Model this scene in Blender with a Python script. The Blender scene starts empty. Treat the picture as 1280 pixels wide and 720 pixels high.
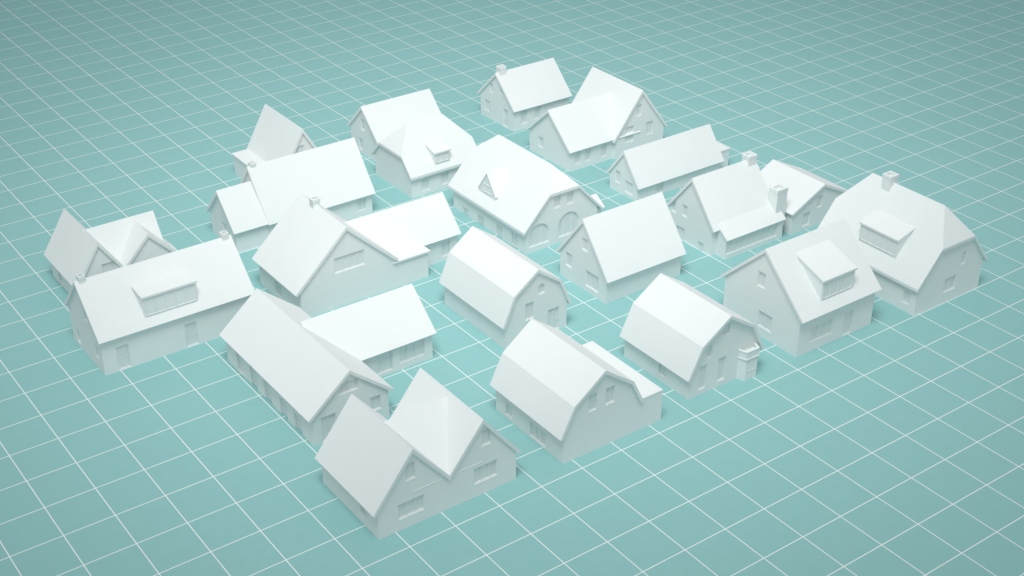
import bpy, bmesh, math
from mathutils import Vector
SC=bpy.context.scene; COL=SC.collection
# ------------------------------------------------------------------ camera
FPX,TH,AL,HC=1742.0,math.radians(29.96),math.radians(54.13),62.0
CAM=Vector((0,0,HC))
FW=Vector((math.cos(AL)*math.cos(TH),math.sin(AL)*math.cos(TH),-math.sin(TH)))
RT=Vector((math.sin(AL),-math.cos(AL),0)); UP=RT.cross(FW)
def ray(px,py): return FW*FPX+RT*(px-640)-UP*(py-360)
def ground(px,py):
    d=ray(px,py); return CAM+d*(-HC/d.z)
cd=bpy.data.cameras.new('camera'); cam=bpy.data.objects.new('camera',cd); COL.objects.link(cam)
cam.location=CAM; cam.rotation_euler=(math.pi/2-TH,0,AL-math.pi/2)
cd.sensor_width=36; cd.lens=FPX/1280*36; cd.clip_end=3000; SC.camera=cam
# ------------------------------------------------------------------ materials
def mat(name,col,rough=.85,var=.008,scale=.6):
    m=bpy.data.materials.new(name); m.use_nodes=True; nt=m.node_tree; b=nt.nodes['Principled BSDF']
    b.inputs['Roughness'].default_value=rough
    b.inputs['Specular IOR Level'].default_value=.2
    tc=nt.nodes.new('ShaderNodeTexCoord'); n=nt.nodes.new('ShaderNodeTexNoise'); n.inputs['Scale'].default_value=scale; n.inputs['Detail'].default_value=6
    nt.links.new(tc.outputs['Object'],n.inputs['Vector'])
    r=nt.nodes.new('ShaderNodeValToRGB')
    r.color_ramp.elements[0].position=.3; r.color_ramp.elements[1].position=.7
    r.color_ramp.elements[0].color=[c*(1-var) for c in col]+[1]; r.color_ramp.elements[1].color=[min(1,c*(1+var)) for c in col]+[1]
    nt.links.new(n.outputs['Fac'],r.inputs['Fac']); nt.links.new(r.outputs['Color'],b.inputs['Base Color'])
    return m
M_WALL=mat('white_card_wall',(.795,.835,.835)); M_ROOF=mat('white_card_roof',(.79,.828,.828))
M_TRIM=mat('white_trim',(.785,.828,.828)); M_PANE=mat('pale_pane',(.735,.785,.785))
CELL,LW,PX,PY=3.7,.07,0.0,0.0
def ground_mat():
    m=bpy.data.materials.new('teal_grid_floor'); m.use_nodes=True; nt=m.node_tree; b=nt.nodes['Principled BSDF']
    b.inputs['Roughness'].default_value=.9; b.inputs['Specular IOR Level'].default_value=.15
    g=nt.nodes.new('ShaderNodeNewGeometry'); sp=nt.nodes.new('ShaderNodeSeparateXYZ'); nt.links.new(g.outputs['Position'],sp.inputs[0])
    masks=[]
    for ax,ph in (('X',PX),('Y',PY)):
        a=nt.nodes.new('ShaderNodeMath'); a.operation='ADD'; a.inputs[1].default_value=ph; nt.links.new(sp.outputs[ax],a.inputs[0])
        p=nt.nodes.new('ShaderNodeMath'); p.operation='PINGPONG'; p.inputs[1].default_value=CELL/2; nt.links.new(a.outputs[0],p.inputs[0])
        l=nt.nodes.new('ShaderNodeMath'); l.operation='LESS_THAN'; l.inputs[1].default_value=LW/2; nt.links.new(p.outputs[0],l.inputs[0]); masks.append(l)
    mx=nt.nodes.new('ShaderNodeMath'); mx.operation='MAXIMUM'; nt.links.new(masks[0].outputs[0],mx.inputs[0]); nt.links.new(masks[1].outputs[0],mx.inputs[1])
    n=nt.nodes.new('ShaderNodeTexNoise'); n.inputs['Scale'].default_value=1.2; n.inputs['Detail'].default_value=8; nt.links.new(g.outputs['Position'],n.inputs['Vector'])
    r=nt.nodes.new('ShaderNodeValToRGB'); r.color_ramp.elements[0].position=.3; r.color_ramp.elements[1].position=.7
    r.color_ramp.elements[0].color=(.282,.535,.530,1); r.color_ramp.elements[1].color=(.292,.55,.545,1); nt.links.new(n.outputs['Fac'],r.inputs['Fac'])
    c=nt.nodes.new('ShaderNodeMix'); c.data_type='RGBA'; nt.links.new(mx.outputs[0],c.inputs[0]); nt.links.new(r.outputs['Color'],c.inputs[6]); c.inputs[7].default_value=(.88,.91,.91,1)
    nt.links.new(c.outputs[2],b.inputs['Base Color']); return m
# ------------------------------------------------------------------ mesh helper
class MB:
    def __init__(s): s.bm=bmesh.new()
    def face_solid(s,vs,fs):
        v=[s.bm.verts.new(p) for p in vs]
        for f in fs: s.bm.faces.new([v[i] for i in f])
    def prism(s,poly,d):
        n=len(poly); d=Vector(d); p=[Vector(q) for q in poly]
        s.face_solid(p+[q+d for q in p],[list(range(n))[::-1],list(range(n,2*n))]+[[i,(i+1)%n,n+(i+1)%n,n+i] for i in range(n)])
    def box(s,x0,x1,y0,y1,z0,z1): s.prism([(x0,y0,z0),(x1,y0,z0),(x1,y1,z0),(x0,y1,z0)],(0,0,z1-z0))
    def slab(s,poly,up=.2,dn=.08): s.prism([(x,y,z-dn) for x,y,z in poly],(0,0,up+dn))
    def build(s,name,m,parent=None):
        bmesh.ops.recalc_face_normals(s.bm,faces=s.bm.faces)
        me=bpy.data.meshes.new(name); s.bm.to_mesh(me); s.bm.free(); me.materials.append(m)
        o=bpy.data.objects.new(name,me); COL.objects.link(o)
        if parent: o.parent=parent
        return o
PENDING=[]
class House:
    def __init__(s,name,label,c):
        s.P=ground(*c); s.root=bpy.data.objects.new(name,None); COL.objects.link(s.root); s.root.location=s.P
        s.root['label']=label; s.root['category']='house'; s.root['group']='white model houses set out on the grid floor'
        s.cut=[]; s.cutd=[]; s.walls=[]; s.roofs=[]
    def solve(s,base,d,x=None,y=None):
        d=Vector({'u':(1,0,0),'v':(0,1,0),'z':(0,0,1)}[d] if isinstance(d,str) else d)
        q=s.P+Vector(base)-CAM
        if x is not None: a,k=RT,(x-640)
        else: a,k=UP,-(y-360)
        return (k*q.dot(FW)-FPX*q.dot(a))/(FPX*d.dot(a)-k*d.dot(FW))
    def hit(s,px,py,p,n):
        d=ray(px,py); p=Vector(p)+s.P; n=Vector(n); t=(p-CAM).dot(n)/d.dot(n); return CAM+d*t-s.P
    def gpt(s,px,py): return ground(px,py)-s.P
    # a walled block with a roof of any ridge profile [(s,z),...]
    def block(s,prof,t0,t1,axis,o=(.28,.28),g=(.2,.2),th=.2,wall=True,roof=True):
        mp=(lambda a,t,z:(a,t,z)) if axis=='v' else (lambda a,t,z:(t,a,z))
        if wall:
            b=MB(); poly=[(prof[0][0],-.05)]+list(prof)+[(prof[-1][0],-.05)]
            p=[mp(a,t0,z) for a,z in poly]; d=mp(0,t1-t0,0); b.prism(p,d); s.walls.append(b.build('wall',M_WALL,s.root))
        if not roof: return None
        P=[Vector(q) for q in prof]
        d=(P[0]-P[1]).normalized(); P[0]=P[0]+d*(o[0]/max(.5,abs(d.x))) ; d=(P[-1]-P[-2]).normalized(); P[-1]=P[-1]+d*(o[1]/max(.5,abs(d.x)))
        N=[]
        for i in range(len(P)-1):
            e=(P[i+1]-P[i]).normalized(); N.append(Vector((-e.y,e.x)))
        mit=[N[0]]+[(N[i]+N[i+1])/(1+N[i].dot(N[i+1])) for i in range(len(N)-1)]+[N[-1]]
        out=[p+m*th for p,m in zip(P,mit)]; inn=[p-m*.05 for p,m in zip(P,mit)]
        n=len(P); vs=[]
        for t in (t0-g[0],t1+g[1]): vs+=[mp(q.x,t,q.y) for q in out]+[mp(q.x,t,q.y) for q in inn]
        fs=[]
        for i in range(n-1):
            fs+=[[i,i+1,2*n+i+1,2*n+i],[n+i,n+i+1,3*n+i+1,3*n+i],[i,i+1,n+i+1,n+i],[2*n+i,2*n+i+1,3*n+i+1,3*n+i]]
        fs+=[[0,n,3*n,2*n],[n-1,2*n-1,4*n-1,3*n-1]]
        b=MB(); b.face_solid(vs,fs); r=b.build('roof',M_ROOF,s.root); s.roofs.append(r); return r
    def gable(s,s0,s1,he,hr,t0,t1,axis,**k):
        return s.block([(s0,he),((s0+s1)/2,hr),(s1,he)],t0,t1,axis,**k)
    def gambrel(s,s0,s1,he,hb,hr,ins,t0,t1,axis,**k):
        return s.block([(s0,he),(s0+ins,hb),((s0+s1)/2,hr),(s1-ins,hb),(s1,he)],t0,t1,axis,**k)
    def flat(s,u0,u1,v0,v1,h,over=.06):
        b=MB(); b.box(u0,u1,v0,v1,-.05,h-.1); s.walls.append(b.build('wall',M_WALL,s.root))
        b=MB(); b.box(u0-over,u1+over,v0-over,v1+over,h-.15,h); r=b.build('roof',M_ROOF,s.root); s.roofs.append(r); return r
    def halfhip(s,W,L,he,hr,hc,d,axis='v',back_hip=False,o=.35,g=.25):
        mp=(lambda a,t,z:(a,t,z)) if axis=='v' else (lambda a,t,z:(t,a,z))
        M=lambda q:[mp(*p) for p in q]
        um=W/2; k=(hr-he)/um; sc=(hc-he)/k
        b=MB(); b.prism(M([(0,0,-.05),(0,0,he),(sc,0,hc),(W-sc,0,hc),(W,0,he),(W,0,-.05)]),mp(0,L,0))
        b.prism(M([(sc,d+.3,hc-.1),(um,d+.3,hr-.1),(W-sc,d+.3,hc-.1)]),mp(0,L-d-.3-(d+.3 if back_hip else 0.003),0)); s.walls.append(b.build('wall',M_WALL,s.root))
        kk=(hr-hc)/d; zc=hc-kk*g; scg=(zc-he)/k; eo=he-o*k
        b=MB()
        if back_hip:
            b.slab(M([(-o,-g,eo),(scg,-g,zc),(um,d,hr),(um,L-d,hr),(scg,L+g,zc),(-o,L+g,eo)]))
            b.slab(M([(W+o,-g,eo),(W-scg,-g,zc),(um,d,hr),(um,L-d,hr),(W-scg,L+g,zc),(W+o,L+g,eo)]))
            b.slab(M([(scg,L+g,zc),(um,L-d,hr),(W-scg,L+g,zc)]))
        else:
            b.slab(M([(-o,-g,eo),(scg,-g,zc),(um,d,hr),(um,L+g,hr),(-o,L+g,eo)]))
            b.slab(M([(W+o,-g,eo),(W-scg,-g,zc),(um,d,hr),(um,L+g,hr),(W+o,L+g,eo)]))
        b.slab(M([(scg,-g,zc),(um,d,hr),(W-scg,-g,zc)]))
        r=b.build('roof',M_ROOF,s.root); s.roofs.append(r); return r
    # a recessed window or door on a wall plane
    def opening(s,face,px,w,h,panes=2,kind='window',arch=False,rows=1):
        f,c=face
        p=s.hit(px[0],px[1],(0,c,0) if f=='v' else (c,0,0),(0,1,0) if f=='v' else (1,0,0))
        a0=p.x if f=='v' else p.y; z0=p.z
        if kind=='door': z0=h/2+.06
        mp=(lambda a,d,z:(a,c+d,z)) if f=='v' else (lambda a,d,z:(c+d,a,z))
        def outline(k):
            w2,h2=w/2-k,h/2-k
            if not arch: return [(a0-w2,z0-h2),(a0+w2,z0-h2),(a0+w2,z0+h2),(a0-w2,z0+h2)]
            rise=min(w2,.55*h); q=[(a0-w2,z0-h2),(a0+w2,z0-h2)]
            return q+[(a0+w2*math.cos(i*math.pi/10),z0+h2-rise+rise*math.sin(i*math.pi/10)) for i in range(11)]
        dv=lambda t:(0,t,0) if f=='v' else (t,0,0)
        s.cut.append([mp(a,-.5,z) for a,z in outline(0)]); s.cutd.append(dv(.70))
        b=MB(); b.prism([mp(a,.14,z) for a,z in outline(-.02)],dv(.05)); pane=b.build(kind,M_PANE,s.root)
        b=MB(); O,I=outline(.002),outline(.075); n=len(O)
        for i in range(n):
            j=(i+1)%n; b.prism([mp(*q) for q in ((O[i][0],.05,O[i][1]),(O[j][0],.05,O[j][1]),(I[j][0],.05,I[j][1]),(I[i][0],.05,I[i][1]))],dv(.085))
        top=z0+h/2-(.25*h if arch else .077)
        for i in range(1,panes):
            x=a0-w/2+w*i/panes; b.prism([mp(x-.035,.07,z0-h/2+.077),mp(x+.035,.07,z0-h/2+.077),mp(x+.035,.07,top),mp(x-.035,.07,top)],dv(.068))
        b.build(kind+'_frame',M_TRIM,pane)
        if kind=='window' and not arch:
            b=MB(); zz=z0-h/2; b.prism([mp(a0-w/2-.02,-.012,zz-.04),mp(a0+w/2+.02,-.012,zz-.04),mp(a0+w/2+.02,-.012,zz-.003),mp(a0-w/2-.02,-.012,zz-.003)],dv(.04)); b.build('window_sill',M_TRIM,pane)
        if kind=='door':
            b=MB(); hx=a0+w/2-.2; b.prism([mp(hx-.04,.07,.95),mp(hx+.04,.07,.95),mp(hx+.04,.07,1.15),mp(hx-.04,.07,1.15)],dv(.08)); b.build('door_handle',M_TRIM,pane)
    # a box dormer on a roof slope rising away from s0 (slope k), seen window-front first
    def dormer(s,px,axis,s0,he,k,w,h,shed=.12,panes=3):
        mp=(lambda a,t,z:(a,t,z)) if axis=='v' else (lambda a,t,z:(t,a,z))
        p=s.hit(px[0],px[1],mp(s0,0,he+.2),mp(-k,0,1)); sf,tc=(p.x,p.y) if axis=='v' else (p.y,p.x)
        zf=he+.2+k*(sf-s0); zt=zf+h; sb=sf+h/(k-shed); zb=zt+shed*(sb-sf)
        b=MB(); b.prism([mp(a,tc-w/2,z) for a,z in ((sf,zf-.4),(sf,zt),(sb,zb),(sb,zb-.5))],mp(0,w,0)); dm=b.build('dormer',M_WALL,s.root)
        b=MB(); b.prism([mp(a,tc-w/2-.1,z) for a,z in ((sf-.14,zt-.14*shed-.02),(sf-.14,zt-.14*shed+.16),(sb+.2,zb+.2*shed+.16),(sb+.2,zb+.2*shed-.02))],mp(0,w+.2,0)); b.build('dormer_roof',M_ROOF,dm)
        b=MB(); z0,z1,a0,a1=zf+.2,zt-.1,tc-w/2+.12,tc+w/2-.12
        def bar(x0,x1,y0,y1): b.prism([mp(sf-.05,x0,y0),mp(sf-.05,x1,y0),mp(sf-.05,x1,y1),mp(sf-.05,x0,y1)],mp(.07,0,0))
        bar(a0,a1,z0,z0+.09); bar(a0,a1,z1-.09,z1)
        for i in range(panes+1):
            x=a0+(a1-a0-.08)*i/panes; bar(x,x+.08,z0+.09,z1-.09)
        b.build('window_frame',M_TRIM,dm)
        return dm
    def chimney(s,u,v,z0,z1,w=1.0,d=.8,roof=None):
        b=MB(); b.box(u-w/2,u+w/2,v-d/2,v+d/2,z0,z1-.3); c=.04; t=w*.2
        x0,x1,y0,y1=u-w/2-c,u+w/2+c,v-d/2-c,v+d/2+c
        b.box(x0,x1,y0,y0+t,z1-.3,z1); b.box(x0,x1,y1-t,y1,z1-.3,z1); b.box(x0,x0+t,y0+t,y1-t,z1-.3,z1); b.box(x1-t,x1,y0+t,y1-t,z1-.3,z1)
        b.build('chimney',M_TRIM,roof or s.root)
    def done(s):
        if not s.cut: return
        b=MB()
        for poly,d in zip(s.cut,s.cutd): b.prism(poly,d)
        c=b.build('cutter',M_WALL,s.root)
        for w in s.walls:
            m=w.modifiers.new('b','BOOLEAN'); m.operation='DIFFERENCE'; m.object=c; m.solver='EXACT'
        PENDING.append((s,c))
def dims(h,a=None,b=None,e=None):
    W=h.solve((0,0,0),'u',x=a) if a else None; L=h.solve((0,0,0),'v',x=b) if b else None; he=h.solve((0,0,0),'z',y=e)+.18
    return W,L,he
V0=('v',0); U0=('u',0)
# ================================================================== front row
h=House('twin_gable_house','white house nearest the viewer, its two equal front gables meeting in a valley',(474,675))
W,L,he=dims(h,645,404,641); hr=h.solve((W/4,0,0),'z',y=563)-.1
h.block([(0,he),(W/4,hr),(W/2,he+.1),(W*3/4,hr),(W,he)],0,L,'v',g=(.15,.15))
vm=L*.52; h.block([(.1,he+.15),(vm,hr-.25),(2*vm-.1,he+.15)],W/4,W*3/4,'u',o=(0,0),g=(0,0),wall=False)
h.opening(V0,(514,634),2.1,1.3,3); h.opening(V0,(513,589),.8,1.4,1); h.opening(V0,(607,590),2.0,1.4,3); h.opening(V0,(608,546),.8,1.4,1); h.opening(U0,(454,634),.9,1.2,1)
h.done()
h=House('gambrel_house','white gambrel house with a flat roofed box along its right side',(704,580))
W,L,he=dims(h,826,620,543); Wg=h.solve((0,0,0),'u',x=797); hr=h.solve((Wg/2,0,0),'z',y=463)-.15; ins=Wg*.13; hb=h.solve((ins,0,0),'z',y=507)-.1
h.gambrel(0,Wg,he,hb,hr,ins,0,L,'v',o=(.3,.1)); hf=h.solve((W,0,0),'z',y=487); h.flat(Wg-.25,W,.003,L,hf,.02)
h.opening(V0,(741,503),.8,1.5,1); h.opening(V0,(763,494),.9,1.5,2); h.opening(U0,(672,543),2.0,1.3,3); h.opening(U0,(636,513),.9,1.2,1)
h.done()
h=House('gambrel_house','small white gambrel house with a balcony over a bay at its front corner',(860,500))
W,L,he=dims(h,945,780,470); hr=h.solve((W/2,0,0),'z',y=394)-.15; ins=W*.14; hb=h.solve((ins,0,0),'z',y=432)-.1
h.gambrel(0,W,he,hb,hr,ins,0,L,'v',g=(.3,.2))
u0=h.solve((0,0,0),'u',x=920); u1=W-.35; hb2=h.solve((u1,0,0),'z',y=439)+.1; pd=-.65
b=MB(); b.prism([(u0,.05,-.05),(u0+.3,pd,-.05),(u1-.3,pd,-.05),(u1,.05,-.05)],(0,0,hb2+.46)); bay=b.build('bay',M_WALL,h.root)
b=MB(); m0,m1=u0+.42,u1-.42
b.box(m0,m1,pd-.03,pd+.02,.75,.83); b.box(m0,m1,pd-.03,pd+.02,2.0,2.08)
for x in (m0,(m0+m1)/2-.035,m1-.07): b.box(x,x+.07,pd-.03,pd+.02,.83,2.0)
b.build('window_frame',M_TRIM,bay)
def ring(e,z0,z1):
    b.prism([(u0-e,.04,z0),(u0+.28-e,pd-.04-e,z0),(u1-.28+e,pd-.04-e,z0),(u1+e,.04,z0),(u1-.16-e,.04,z0),(u1-.39-e,pd+.1+e,z0),(u0+.39+e,pd+.1+e,z0),(u0+.16+e,.04,z0)],(0,0,z1-z0))
b=MB(); ring(.05,hb2-.04,hb2+.06); ring(.0,hb2+.05,hb2+.66); ring(.03,hb2+.65,hb2+.71)
b.build('balcony_railing',M_TRIM,bay)
h.opening(V0,(909,411),.8,1.1,1,arch=True); h.opening(V0,(878,472),.8,2.2,1); h.opening(V0,(902,461),.8,2.2,1); h.opening(V0,(887,440),.6,1.1,1); h.opening(U0,(828,462),.9,1.2,1)
h.done()
h=House('gabled_house','white gabled house with a large sloping shed dormer, fourth along the front row',(995,447))
W,L,he=dims(h,1088,903,400); hr=h.solve((0,L/2,0),'z',y=312)-.15; rf=h.gable(0,L,he,hr,0,W,'u',o=(.35,.35)); k=(hr-he)/(L/2)
h.dormer((1046,369),'u',0,he,k,3.8,1.9,.35,4)
h.opening(V0,(1027,413),2.6,1.5,3); h.opening(V0,(1060,402),1.1,2.3,1,'door'); h.opening(U0,(952,350),.9,1.4,1); h.opening(U0,(956,402),1.6,1.5,2)
h.done()
h=House('half_hipped_house','white half hipped house with ridge chimney and box dormer, right end of front row',(1142,395))
W,L,he=dims(h,1222,1090,359); d=1.8; hr=h.solve((W/2,d,0),'z',y=258)-.1; hc=h.solve((W/2,0,0),'z',y=300); L=h.solve((W/2,0,hr),'v',x=1091)+d
rf=h.halfhip(W,L,he,hr,hc,d,back_hip=True); k=(hr-he)/(W/2)
h.dormer((1096,312),'v',0,he,k,4.2,1.75,.3,5)
vc=h.solve((W/2,0,hr),'v',x=1113); h.chimney(W/2-.1,vc,hr-1.5,hr+.9,1.0,.9,rf)
h.opening(V0,(1187,355),1.6,1.4,2); h.opening(V0,(1205,322),.6,1.3,1); h.opening(U0,(1133,372),.8,1.2,1)
h.done()
# ================================================================== second row
h=House('long_wing_house','long white house with many tall side windows, just behind the twin gabled house',(393,558))
W,L,he=dims(h,487,285,525); hr=h.solve((W/2,0,0),'z',y=463)-.15; h.gable(0,W,he,hr,0,L,'v')
q=h.gpt(541,447); hw=hr-.12; dd=(W/2)*(hw-he)/(hr-he); h.gable(q.y,q.y+2*dd,he,hw,W*.6,q.x,'u')
for x,y in ((300,453),(317,472),(335,492),(355,514),(373,533)): h.opening(U0,(x,y),1.2,2.0,1)
h.opening(V0,(436,483),1.6,1.0,2); h.opening(V0,(411,530),1.3,2.2,2,'door'); h.opening(V0,(470,504),.9,1.3,1)
h.opening(('v',q.y),(515,438),2.4,1.7,3); h.opening(('v',q.y),(481,453),1.5,1.9,1)
h.done()
h=House('gambrel_barn','plain white gambrel barn without balcony or side box, middle of the layout',(632,437))
W,L,he=dims(h,708,556,405); hr=h.solve((W/2,0,0),'z',y=337)-.15; ins=W*.14; hb=h.solve((ins,0,0),'z',y=370)-.1
h.gambrel(0,W,he,hb,hr,ins,0,L,'v')
h.opening(V0,(677,361),.7,1.0,1,arch=True); h.opening(V0,(662,389),.9,1.6,2); h.opening(V0,(692,392),1.2,2.2,2,'door')
h.done()
h=House('gabled_house','compact white gabled cottage without dormer or chimney, right of the plain gambrel barn',(757,380))
W,L,he=dims(h,850,700,350); hr=h.solve((0,L/2,0),'z',y=275)-.15; h.gable(0,L,he,hr,0,W,'u')
h.opening(U0,(711,325),.9,1.4,1); h.opening(U0,(740,352),1.8,1.6,3); h.opening(U0,(731,306),.8,1.2,1)
h.done()
h=House('sunroom_house','white house with two large chimneys and a glazed lean-to sunroom',(888,320))
W,L,he=dims(h,978,835,287); hr=h.solve((0,L/2,0),'z',y=224)-.15; W=h.solve((0,L/2,hr),'u',x=941)
rf=h.gable(0,L,he,hr,0,W,'u')
q=h.gpt(978,297); va=q.y if -3.5<q.y<-.8 else -1.8; ua=h.solve((0,va,0),'u',x=906); ub=h.solve((0,va,0),'u',x=977)
hl=h.solve((ub,va,0),'z',y=273); h.block([(va,hl),(.35,he+.4)],ua,ub,'u',o=(.15,0),g=(.1,.1),th=.14)
h.opening(('v',va),(940,298),(ub-ua)*.9,1.5,8)
h.chimney(W-.5,L/2,hr-.8,hr+.8,1.0,.9,rf); uc=h.solve((0,-.3,he),'u',x=971); h.chimney(uc,-.3,1.0,h.solve((uc,-.3,0),'z',y=234),1.3,1.1,rf)
h.opening(U0,(842,258),.7,1.2,1); h.opening(U0,(856,264),.7,1.2,1); h.opening(U0,(850,292),1.2,1.4,2); h.opening(U0,(875,310),.8,1.2,1)
h.done()
h=House('gabled_house','white gabled house partly hidden between the sunroom house chimneys and the right end house',(988,294))
W,L,he=dims(h,1058,960,270); hr=h.solve((W/2,0,0),'z',y=230)-.15; L=h.solve((W/2,0,hr),'v',x=968); h.gable(0,W,he,hr,0,L,'v',o=(.2,.35))
h.opening(V0,(1008,274),1.0,1.4,2); h.opening(V0,(1025,252),.7,1.2,1)
h.done()
# ================================================================== third row
h=House('long_gabled_house','long white house at left with two ridge chimneys and flat roofed dormer',(132,470))
W,L,he=dims(h,304,93,427); hr=h.solve((0,L/2,0),'z',y=353)-.15; W=h.solve((0,L/2,hr),'u',x=286); rf=h.gable(0,L,he,hr,0,W,'u'); k=(hr-he)/(L/2)
h.dormer((215,388),'u',0,he,k,4.6,1.9,.06,5)
h.chimney(.4,L/2,hr-.6,hr+.7,.5,.5,rf); h.chimney(W-.4,L/2,hr-.6,hr+.7,.5,.5,rf)
h.opening(V0,(155,450),1.1,2.2,1,'door'); h.opening(V0,(240,420),1.1,2.2,1,'door'); h.opening(U0,(121,440),.7,1.1,1); h.opening(U0,(98,420),.8,1.3,1); h.opening(U0,(106,395),.6,1.0,1)
h.done()
h=House('wide_gable_house','white house with broad front gable, wide gable window and flat roofed side strip',(378,400))
W,L,he=dims(h,536,330,366); Wg=h.solve((0,0,0),'u',x=496); hr=h.solve((Wg/2,0,0),'z',y=284)-.15; L=h.solve((Wg/2,0,hr),'v',x=377)
rf=h.gable(0,Wg,he,hr,0,L,'v',o=(.4,.1)); hf=h.solve((W,0,0),'z',y=313); h.flat(Wg-.1,W,.02,L*.98,hf,over=.18)
vc=h.solve((Wg/2,0,hr),'v',x=394); h.chimney(Wg/2,vc,hr-.6,hr+.8,.7,.6,rf)
h.opening(V0,(437,327),3.0,1.5,4)
q=h.gpt(572,320); hew=h.solve((q.x,q.y,0),'z',y=290)+.1; hrw=h.solve((q.x,q.y+2.6,0),'z',y=242)-.15
h.gable(q.y,q.y+5.2,hew,hrw,Wg*.75,q.x,'u'); h.opening(('v',q.y),(557,311),1.0,1.5,2)
h.opening(U0,(348,362),1.2,1.3,2)
h.done()
h=House('half_hipped_house','large white half hipped house with arched windows and a small gabled dormer',(658,318))
W,L,he=dims(h,746,570,288); d=1.9; hr=h.solve((W/2,d,0),'z',y=206)-.1; hc=h.solve((W/2,0,0),'z',y=236); sc=(hc-he)*(W/2)/(hr-he); L=h.solve((sc,0,hc),'v',x=594)
rf=h.halfhip(W,L,he,hr,hc,d,back_hip=True,o=.45); k=(hr-he)/(W/2)
p=h.hit(609,245,(0,0,he+.2),(-k,0,1)); sf,tc=p.x,p.y; zf=he+k*sf+.2; w2,ch,hh,rc=1.3,.5,2.3,.02
b=MB(); b.prism([(sf+rc,tc-w2,zf-.2),(sf+rc,tc-w2,zf+ch),(sf+rc,tc,zf+hh),(sf+rc,tc+w2,zf+ch),(sf+rc,tc+w2,zf-.2)],(hh/k-rc,0,0)); dm=b.build('dormer',M_WALL,h.root)
b=MB(); e=.15; zz=zf+ch-e*(hh-ch)/w2
for sg in (-1,1): b.slab([(sf-.05,tc+sg*(w2+e),zz),(sf-.05,tc,zf+hh),(sf+hh/k+.1,tc,zf+hh),(sf+(zz-zf)/k+.1,tc+sg*(w2+e),zz)],.14,.0)
b.build('dormer_roof',M_ROOF,dm)
b=MB(); s0=sf+rc-.05; s1=sf+rc+.02; b.box(s0,s1,tc-.6,tc+.6,zf+.3,zf+.37); b.box(s0,s1,tc-.6,tc+.6,zf+1.1,zf+1.17)
for y in (-.6,-.035,.53): b.box(s0,s1,tc+y,tc+y+.07,zf+.37,zf+1.1)
b.build('window_frame',M_TRIM,dm)
h.opening(V0,(674,293),2.4,2.2,3,arch=True); h.opening(V0,(711,279),2.5,2.4,3,arch=True); h.opening(V0,(697,252),.8,1.3,1); h.opening(V0,(713,247),.8,1.3,1)
for x,y in ((582,268),(601,278),(624,290),(643,300)): h.opening(U0,(x,y),1.0,1.4,2)
h.gable(.5,2.7,2.0,2.7,W,W+.9,'u',g=(0,.2),o=(.2,.2))
h.done()
h=House('gabled_house','plain white gabled house with small porch, behind the two chimney sunroom house',(796,253))
W,L,he=dims(h,905,762,234); hr=h.solve((0,L/2,0),'z',y=190)-.15; W=h.solve((0,L/2,hr),'u',x=885); h.gable(0,L,he,hr,0,W,'u')
h.flat(W+.02,W+2.0,.8,L*.6,he+.3)
h.opening(U0,(772,221),.8,1.3,1); h.opening(U0,(786,235),1.2,1.3,2); h.opening(V0,(825,233),1.0,1.3,2)
h.done()
# ================================================================== fourth row
h=House('cross_gabled_house','white cross gabled house at far left, behind the long dormered house',(105,388))
W,L,he=dims(h,162,60,358); hr=h.solve((W/2,0,0),'z',y=304)-.15; L=h.solve((W/2,0,hr),'v',x=82); h.gable(0,W,he,hr,0,L,'v')
vm=h.solve((W/2,0,hr),'v',x=106); ue=h.solve((0,vm,hr),'u',x=189); hd=W/2; h.gable(vm-hd,vm+hd,he,hr-.1,W/2,ue,'u')
um=h.solve((0,vm,hr),'u',x=166); h.gable(um-2.4,um+2.4,he+.3,hr-.35,vm-hd-1.0,vm,'v')
h.flat(um+2.6,ue+.6,vm-hd-1.0,vm-hd+.8,he+.6,over=.15)
h.opening(V0,(136,336),1.2,1.2,2)
h.opening(U0,(75,345),.9,1.2,1)
h.done()
h=House('stepped_ridge_house','white house with a low left section stepping up to a higher ridge',(297,317))
W,L,he=dims(h,338,266,290); hr=h.solve((0,L/2,0),'z',y=239)-.15; h.gable(0,L,he,hr,0,W,'u',g=(.3,0))
k=1.3; vm=h.solve((W,0,he),(0,1,k),y=210); hm=he+k*vm-.1; ue=W+h.solve((W,vm,hm),'u',x=440); rf=h.gable(-.1,2*vm-.1,he,hm,W,ue,'u')
h.chimney(W+.4,vm,hm-.6,hm+.6,.5,.5,rf)
h.opening(U0,(281,286),1.0,1.2,2)
h.opening(('v',-.1),(452,256),1.0,1.3,2)
h.done()
h=House('gabled_house','white gabled house directly behind the clipped gable house with the tiny dormer',(473,205))
W,L,he=dims(h,560,440,178); hr=h.solve((0,L/2,0),'z',y=134)-.15; W=h.solve((0,L/2,hr),'u',x=535); h.gable(0,L,he,hr,0,W,'u')
h.opening(U0,(453,156),.8,1.3,1); h.opening(U0,(451,180),.8,1.3,1)
h.done()
h=House('clipped_gable_house','small white clipped gable house with a tiny box dormer and no chimney',(515,248))
W,L,he=dims(h,590,470,221); d=1.9; hr=h.solve((d,L/2,0),'z',y=155)-.15; hc=he+.45*(hr-he); W=h.solve((0,L/2,hr),'u',x=557)+1.5
rf=h.halfhip(L,W,he,hr,hc,d,axis='u',back_hip=True); k=(hr-he)/(L/2)
h.dormer((553,204),'u',0,he,k,1.8,1.25,.25,2)
h.opening(V0,(532,231),1.0,1.3,2); h.opening(V0,(556,223),1.0,1.3,2)
h.done()
h=House('cross_gabled_house','white L shaped house near the back with a tall right front gable',(712,215))
W,L,he=dims(h,766,662,190); hr=h.solve((0,L/2,0),'z',y=138)-.15; We=h.solve((0,0,0),'u',x=826); h.gable(0,L,he,hr,0,(W+We)/2,'u',g=(.3,0))
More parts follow.
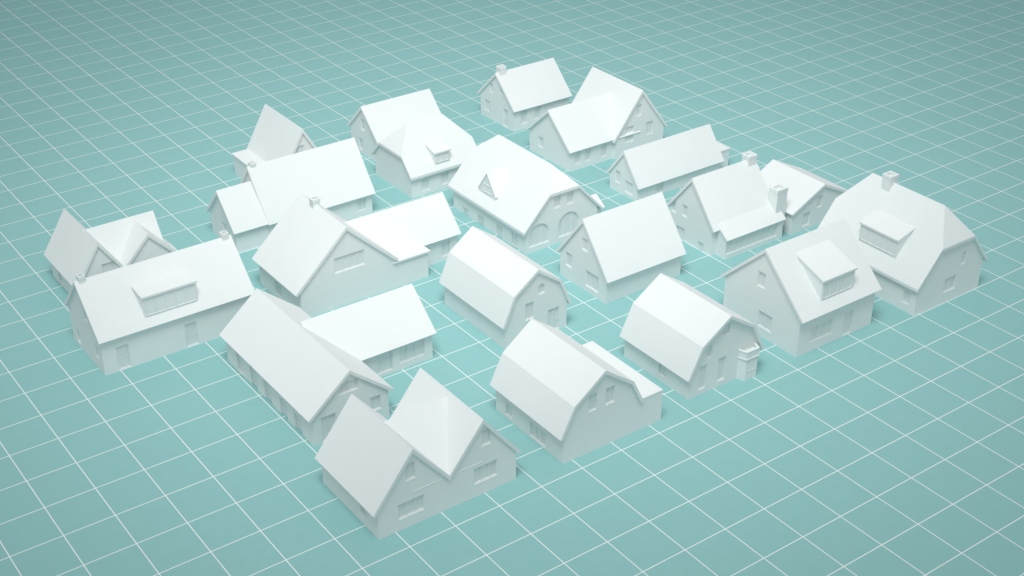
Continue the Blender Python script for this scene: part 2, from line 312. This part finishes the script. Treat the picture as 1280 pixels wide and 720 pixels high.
vf=-.3; Wb=We; hb=h.solve((Wb,vf,0),'z',y=155); hm=h.solve(((W+Wb)/2,vf,0),'z',y=114)-.15; Lm=h.solve(((W+Wb)/2,vf,hm),'v',x=742); h.gable(W,Wb,hb,hm,vf,vf+Lm,'v')
h.opening(V0,(722,196),.8,1.7,1); h.opening(V0,(735,192),.8,1.7,1); h.opening(V0,(755,187),.8,1.7,1); h.opening(('v',vf),(787,168),1.2,1.8,2); h.opening(('v',vf),(812,160),1.0,1.5,2); h.opening(('v',vf),(799,138),.8,1.3,1); h.opening(U0,(676,178),.9,1.2,1)
h.done()
h=House('gabled_house','white gabled house farthest back, one chimney at its left gable peak',(642,165))
W,L,he=dims(h,702,601,139); hr=h.solve((0,L/2,0),'z',y=92)-.15; W=h.solve((0,L/2,hr),'u',x=690); rf=h.gable(0,L,he,hr,0,W,'u')
h.chimney(.6,L/2,hr-.6,hr+.9,.8,.7,rf)
h.opening(U0,(609,132),1.0,1.3,2); h.opening(U0,(632,149),1.0,2.1,1,'door'); h.opening(U0,(614,110),.6,1.1,1); h.opening(U0,(627,112),.6,1.1,1); h.opening(V0,(655,146),.9,1.7,1); h.opening(V0,(672,140),.9,1.7,1)
h.done()
h=House('gabled_house','small white gabled house at back left with low flat annex',(358,243))
W,L,he=dims(h,408,310,219); hr=h.solve((W/2,0,0),'z',y=163)-.15; L=h.solve((W/2,0,hr),'v',x=333); h.gable(0,W,he,hr,0,L,'v')
h.flat(-2.0,-.02,L*.5,L*.98,2.3,.12)
h.opening(V0,(375,190),1.0,1.3,2)
h.done()
# ------------------------------------------------------------------ cut the openings
bpy.context.view_layer.update(); dg=bpy.context.evaluated_depsgraph_get(); new=[]
for s,c in PENDING:
    for w in s.walls:
        if w.modifiers: new.append((w,bpy.data.meshes.new_from_object(w.evaluated_get(dg))))
for w,me in new: w.modifiers.clear(); w.data=me
for s,c in PENDING: bpy.data.objects.remove(c)
# ------------------------------------------------------------------ ground
b=MB(); b.face_solid([(-600,-600,0),(900,-600,0),(900,1200,0),(-600,1200,0)],[[0,1,2,3]]); g=b.build('ground',ground_mat()); g['kind']='structure'; g['label']='teal floor ruled with a square grid of thin white lines'
# ------------------------------------------------------------------ light: soft dome and one big soft added key spot, its cone fading outward to imitate a vignette
w=bpy.data.worlds.new('World'); SC.world=w; w.use_nodes=True; bg=w.node_tree.nodes['Background']; bg.inputs[0].default_value=(.93,.985,.99,1); bg.inputs[1].default_value=.54
H2=Vector((math.cos(AL),math.sin(AL),0)); tgt=H2*129; pos=H2*44-RT*8+Vector((0,0,142))
la=bpy.data.lights.new('key_vignette_spot','SPOT'); la.energy=860000; la.shadow_soft_size=34; la.spot_size=math.radians(54); la.spot_blend=1; la.color=(1,1,.99)
lo=bpy.data.objects.new('key_vignette_spot',la); COL.objects.link(lo); lo.location=pos; lo.rotation_euler=(tgt-pos).to_track_quat('-Z','Y').to_euler()
SC.view_settings.view_transform='Standard'; SC.view_settings.look='None'
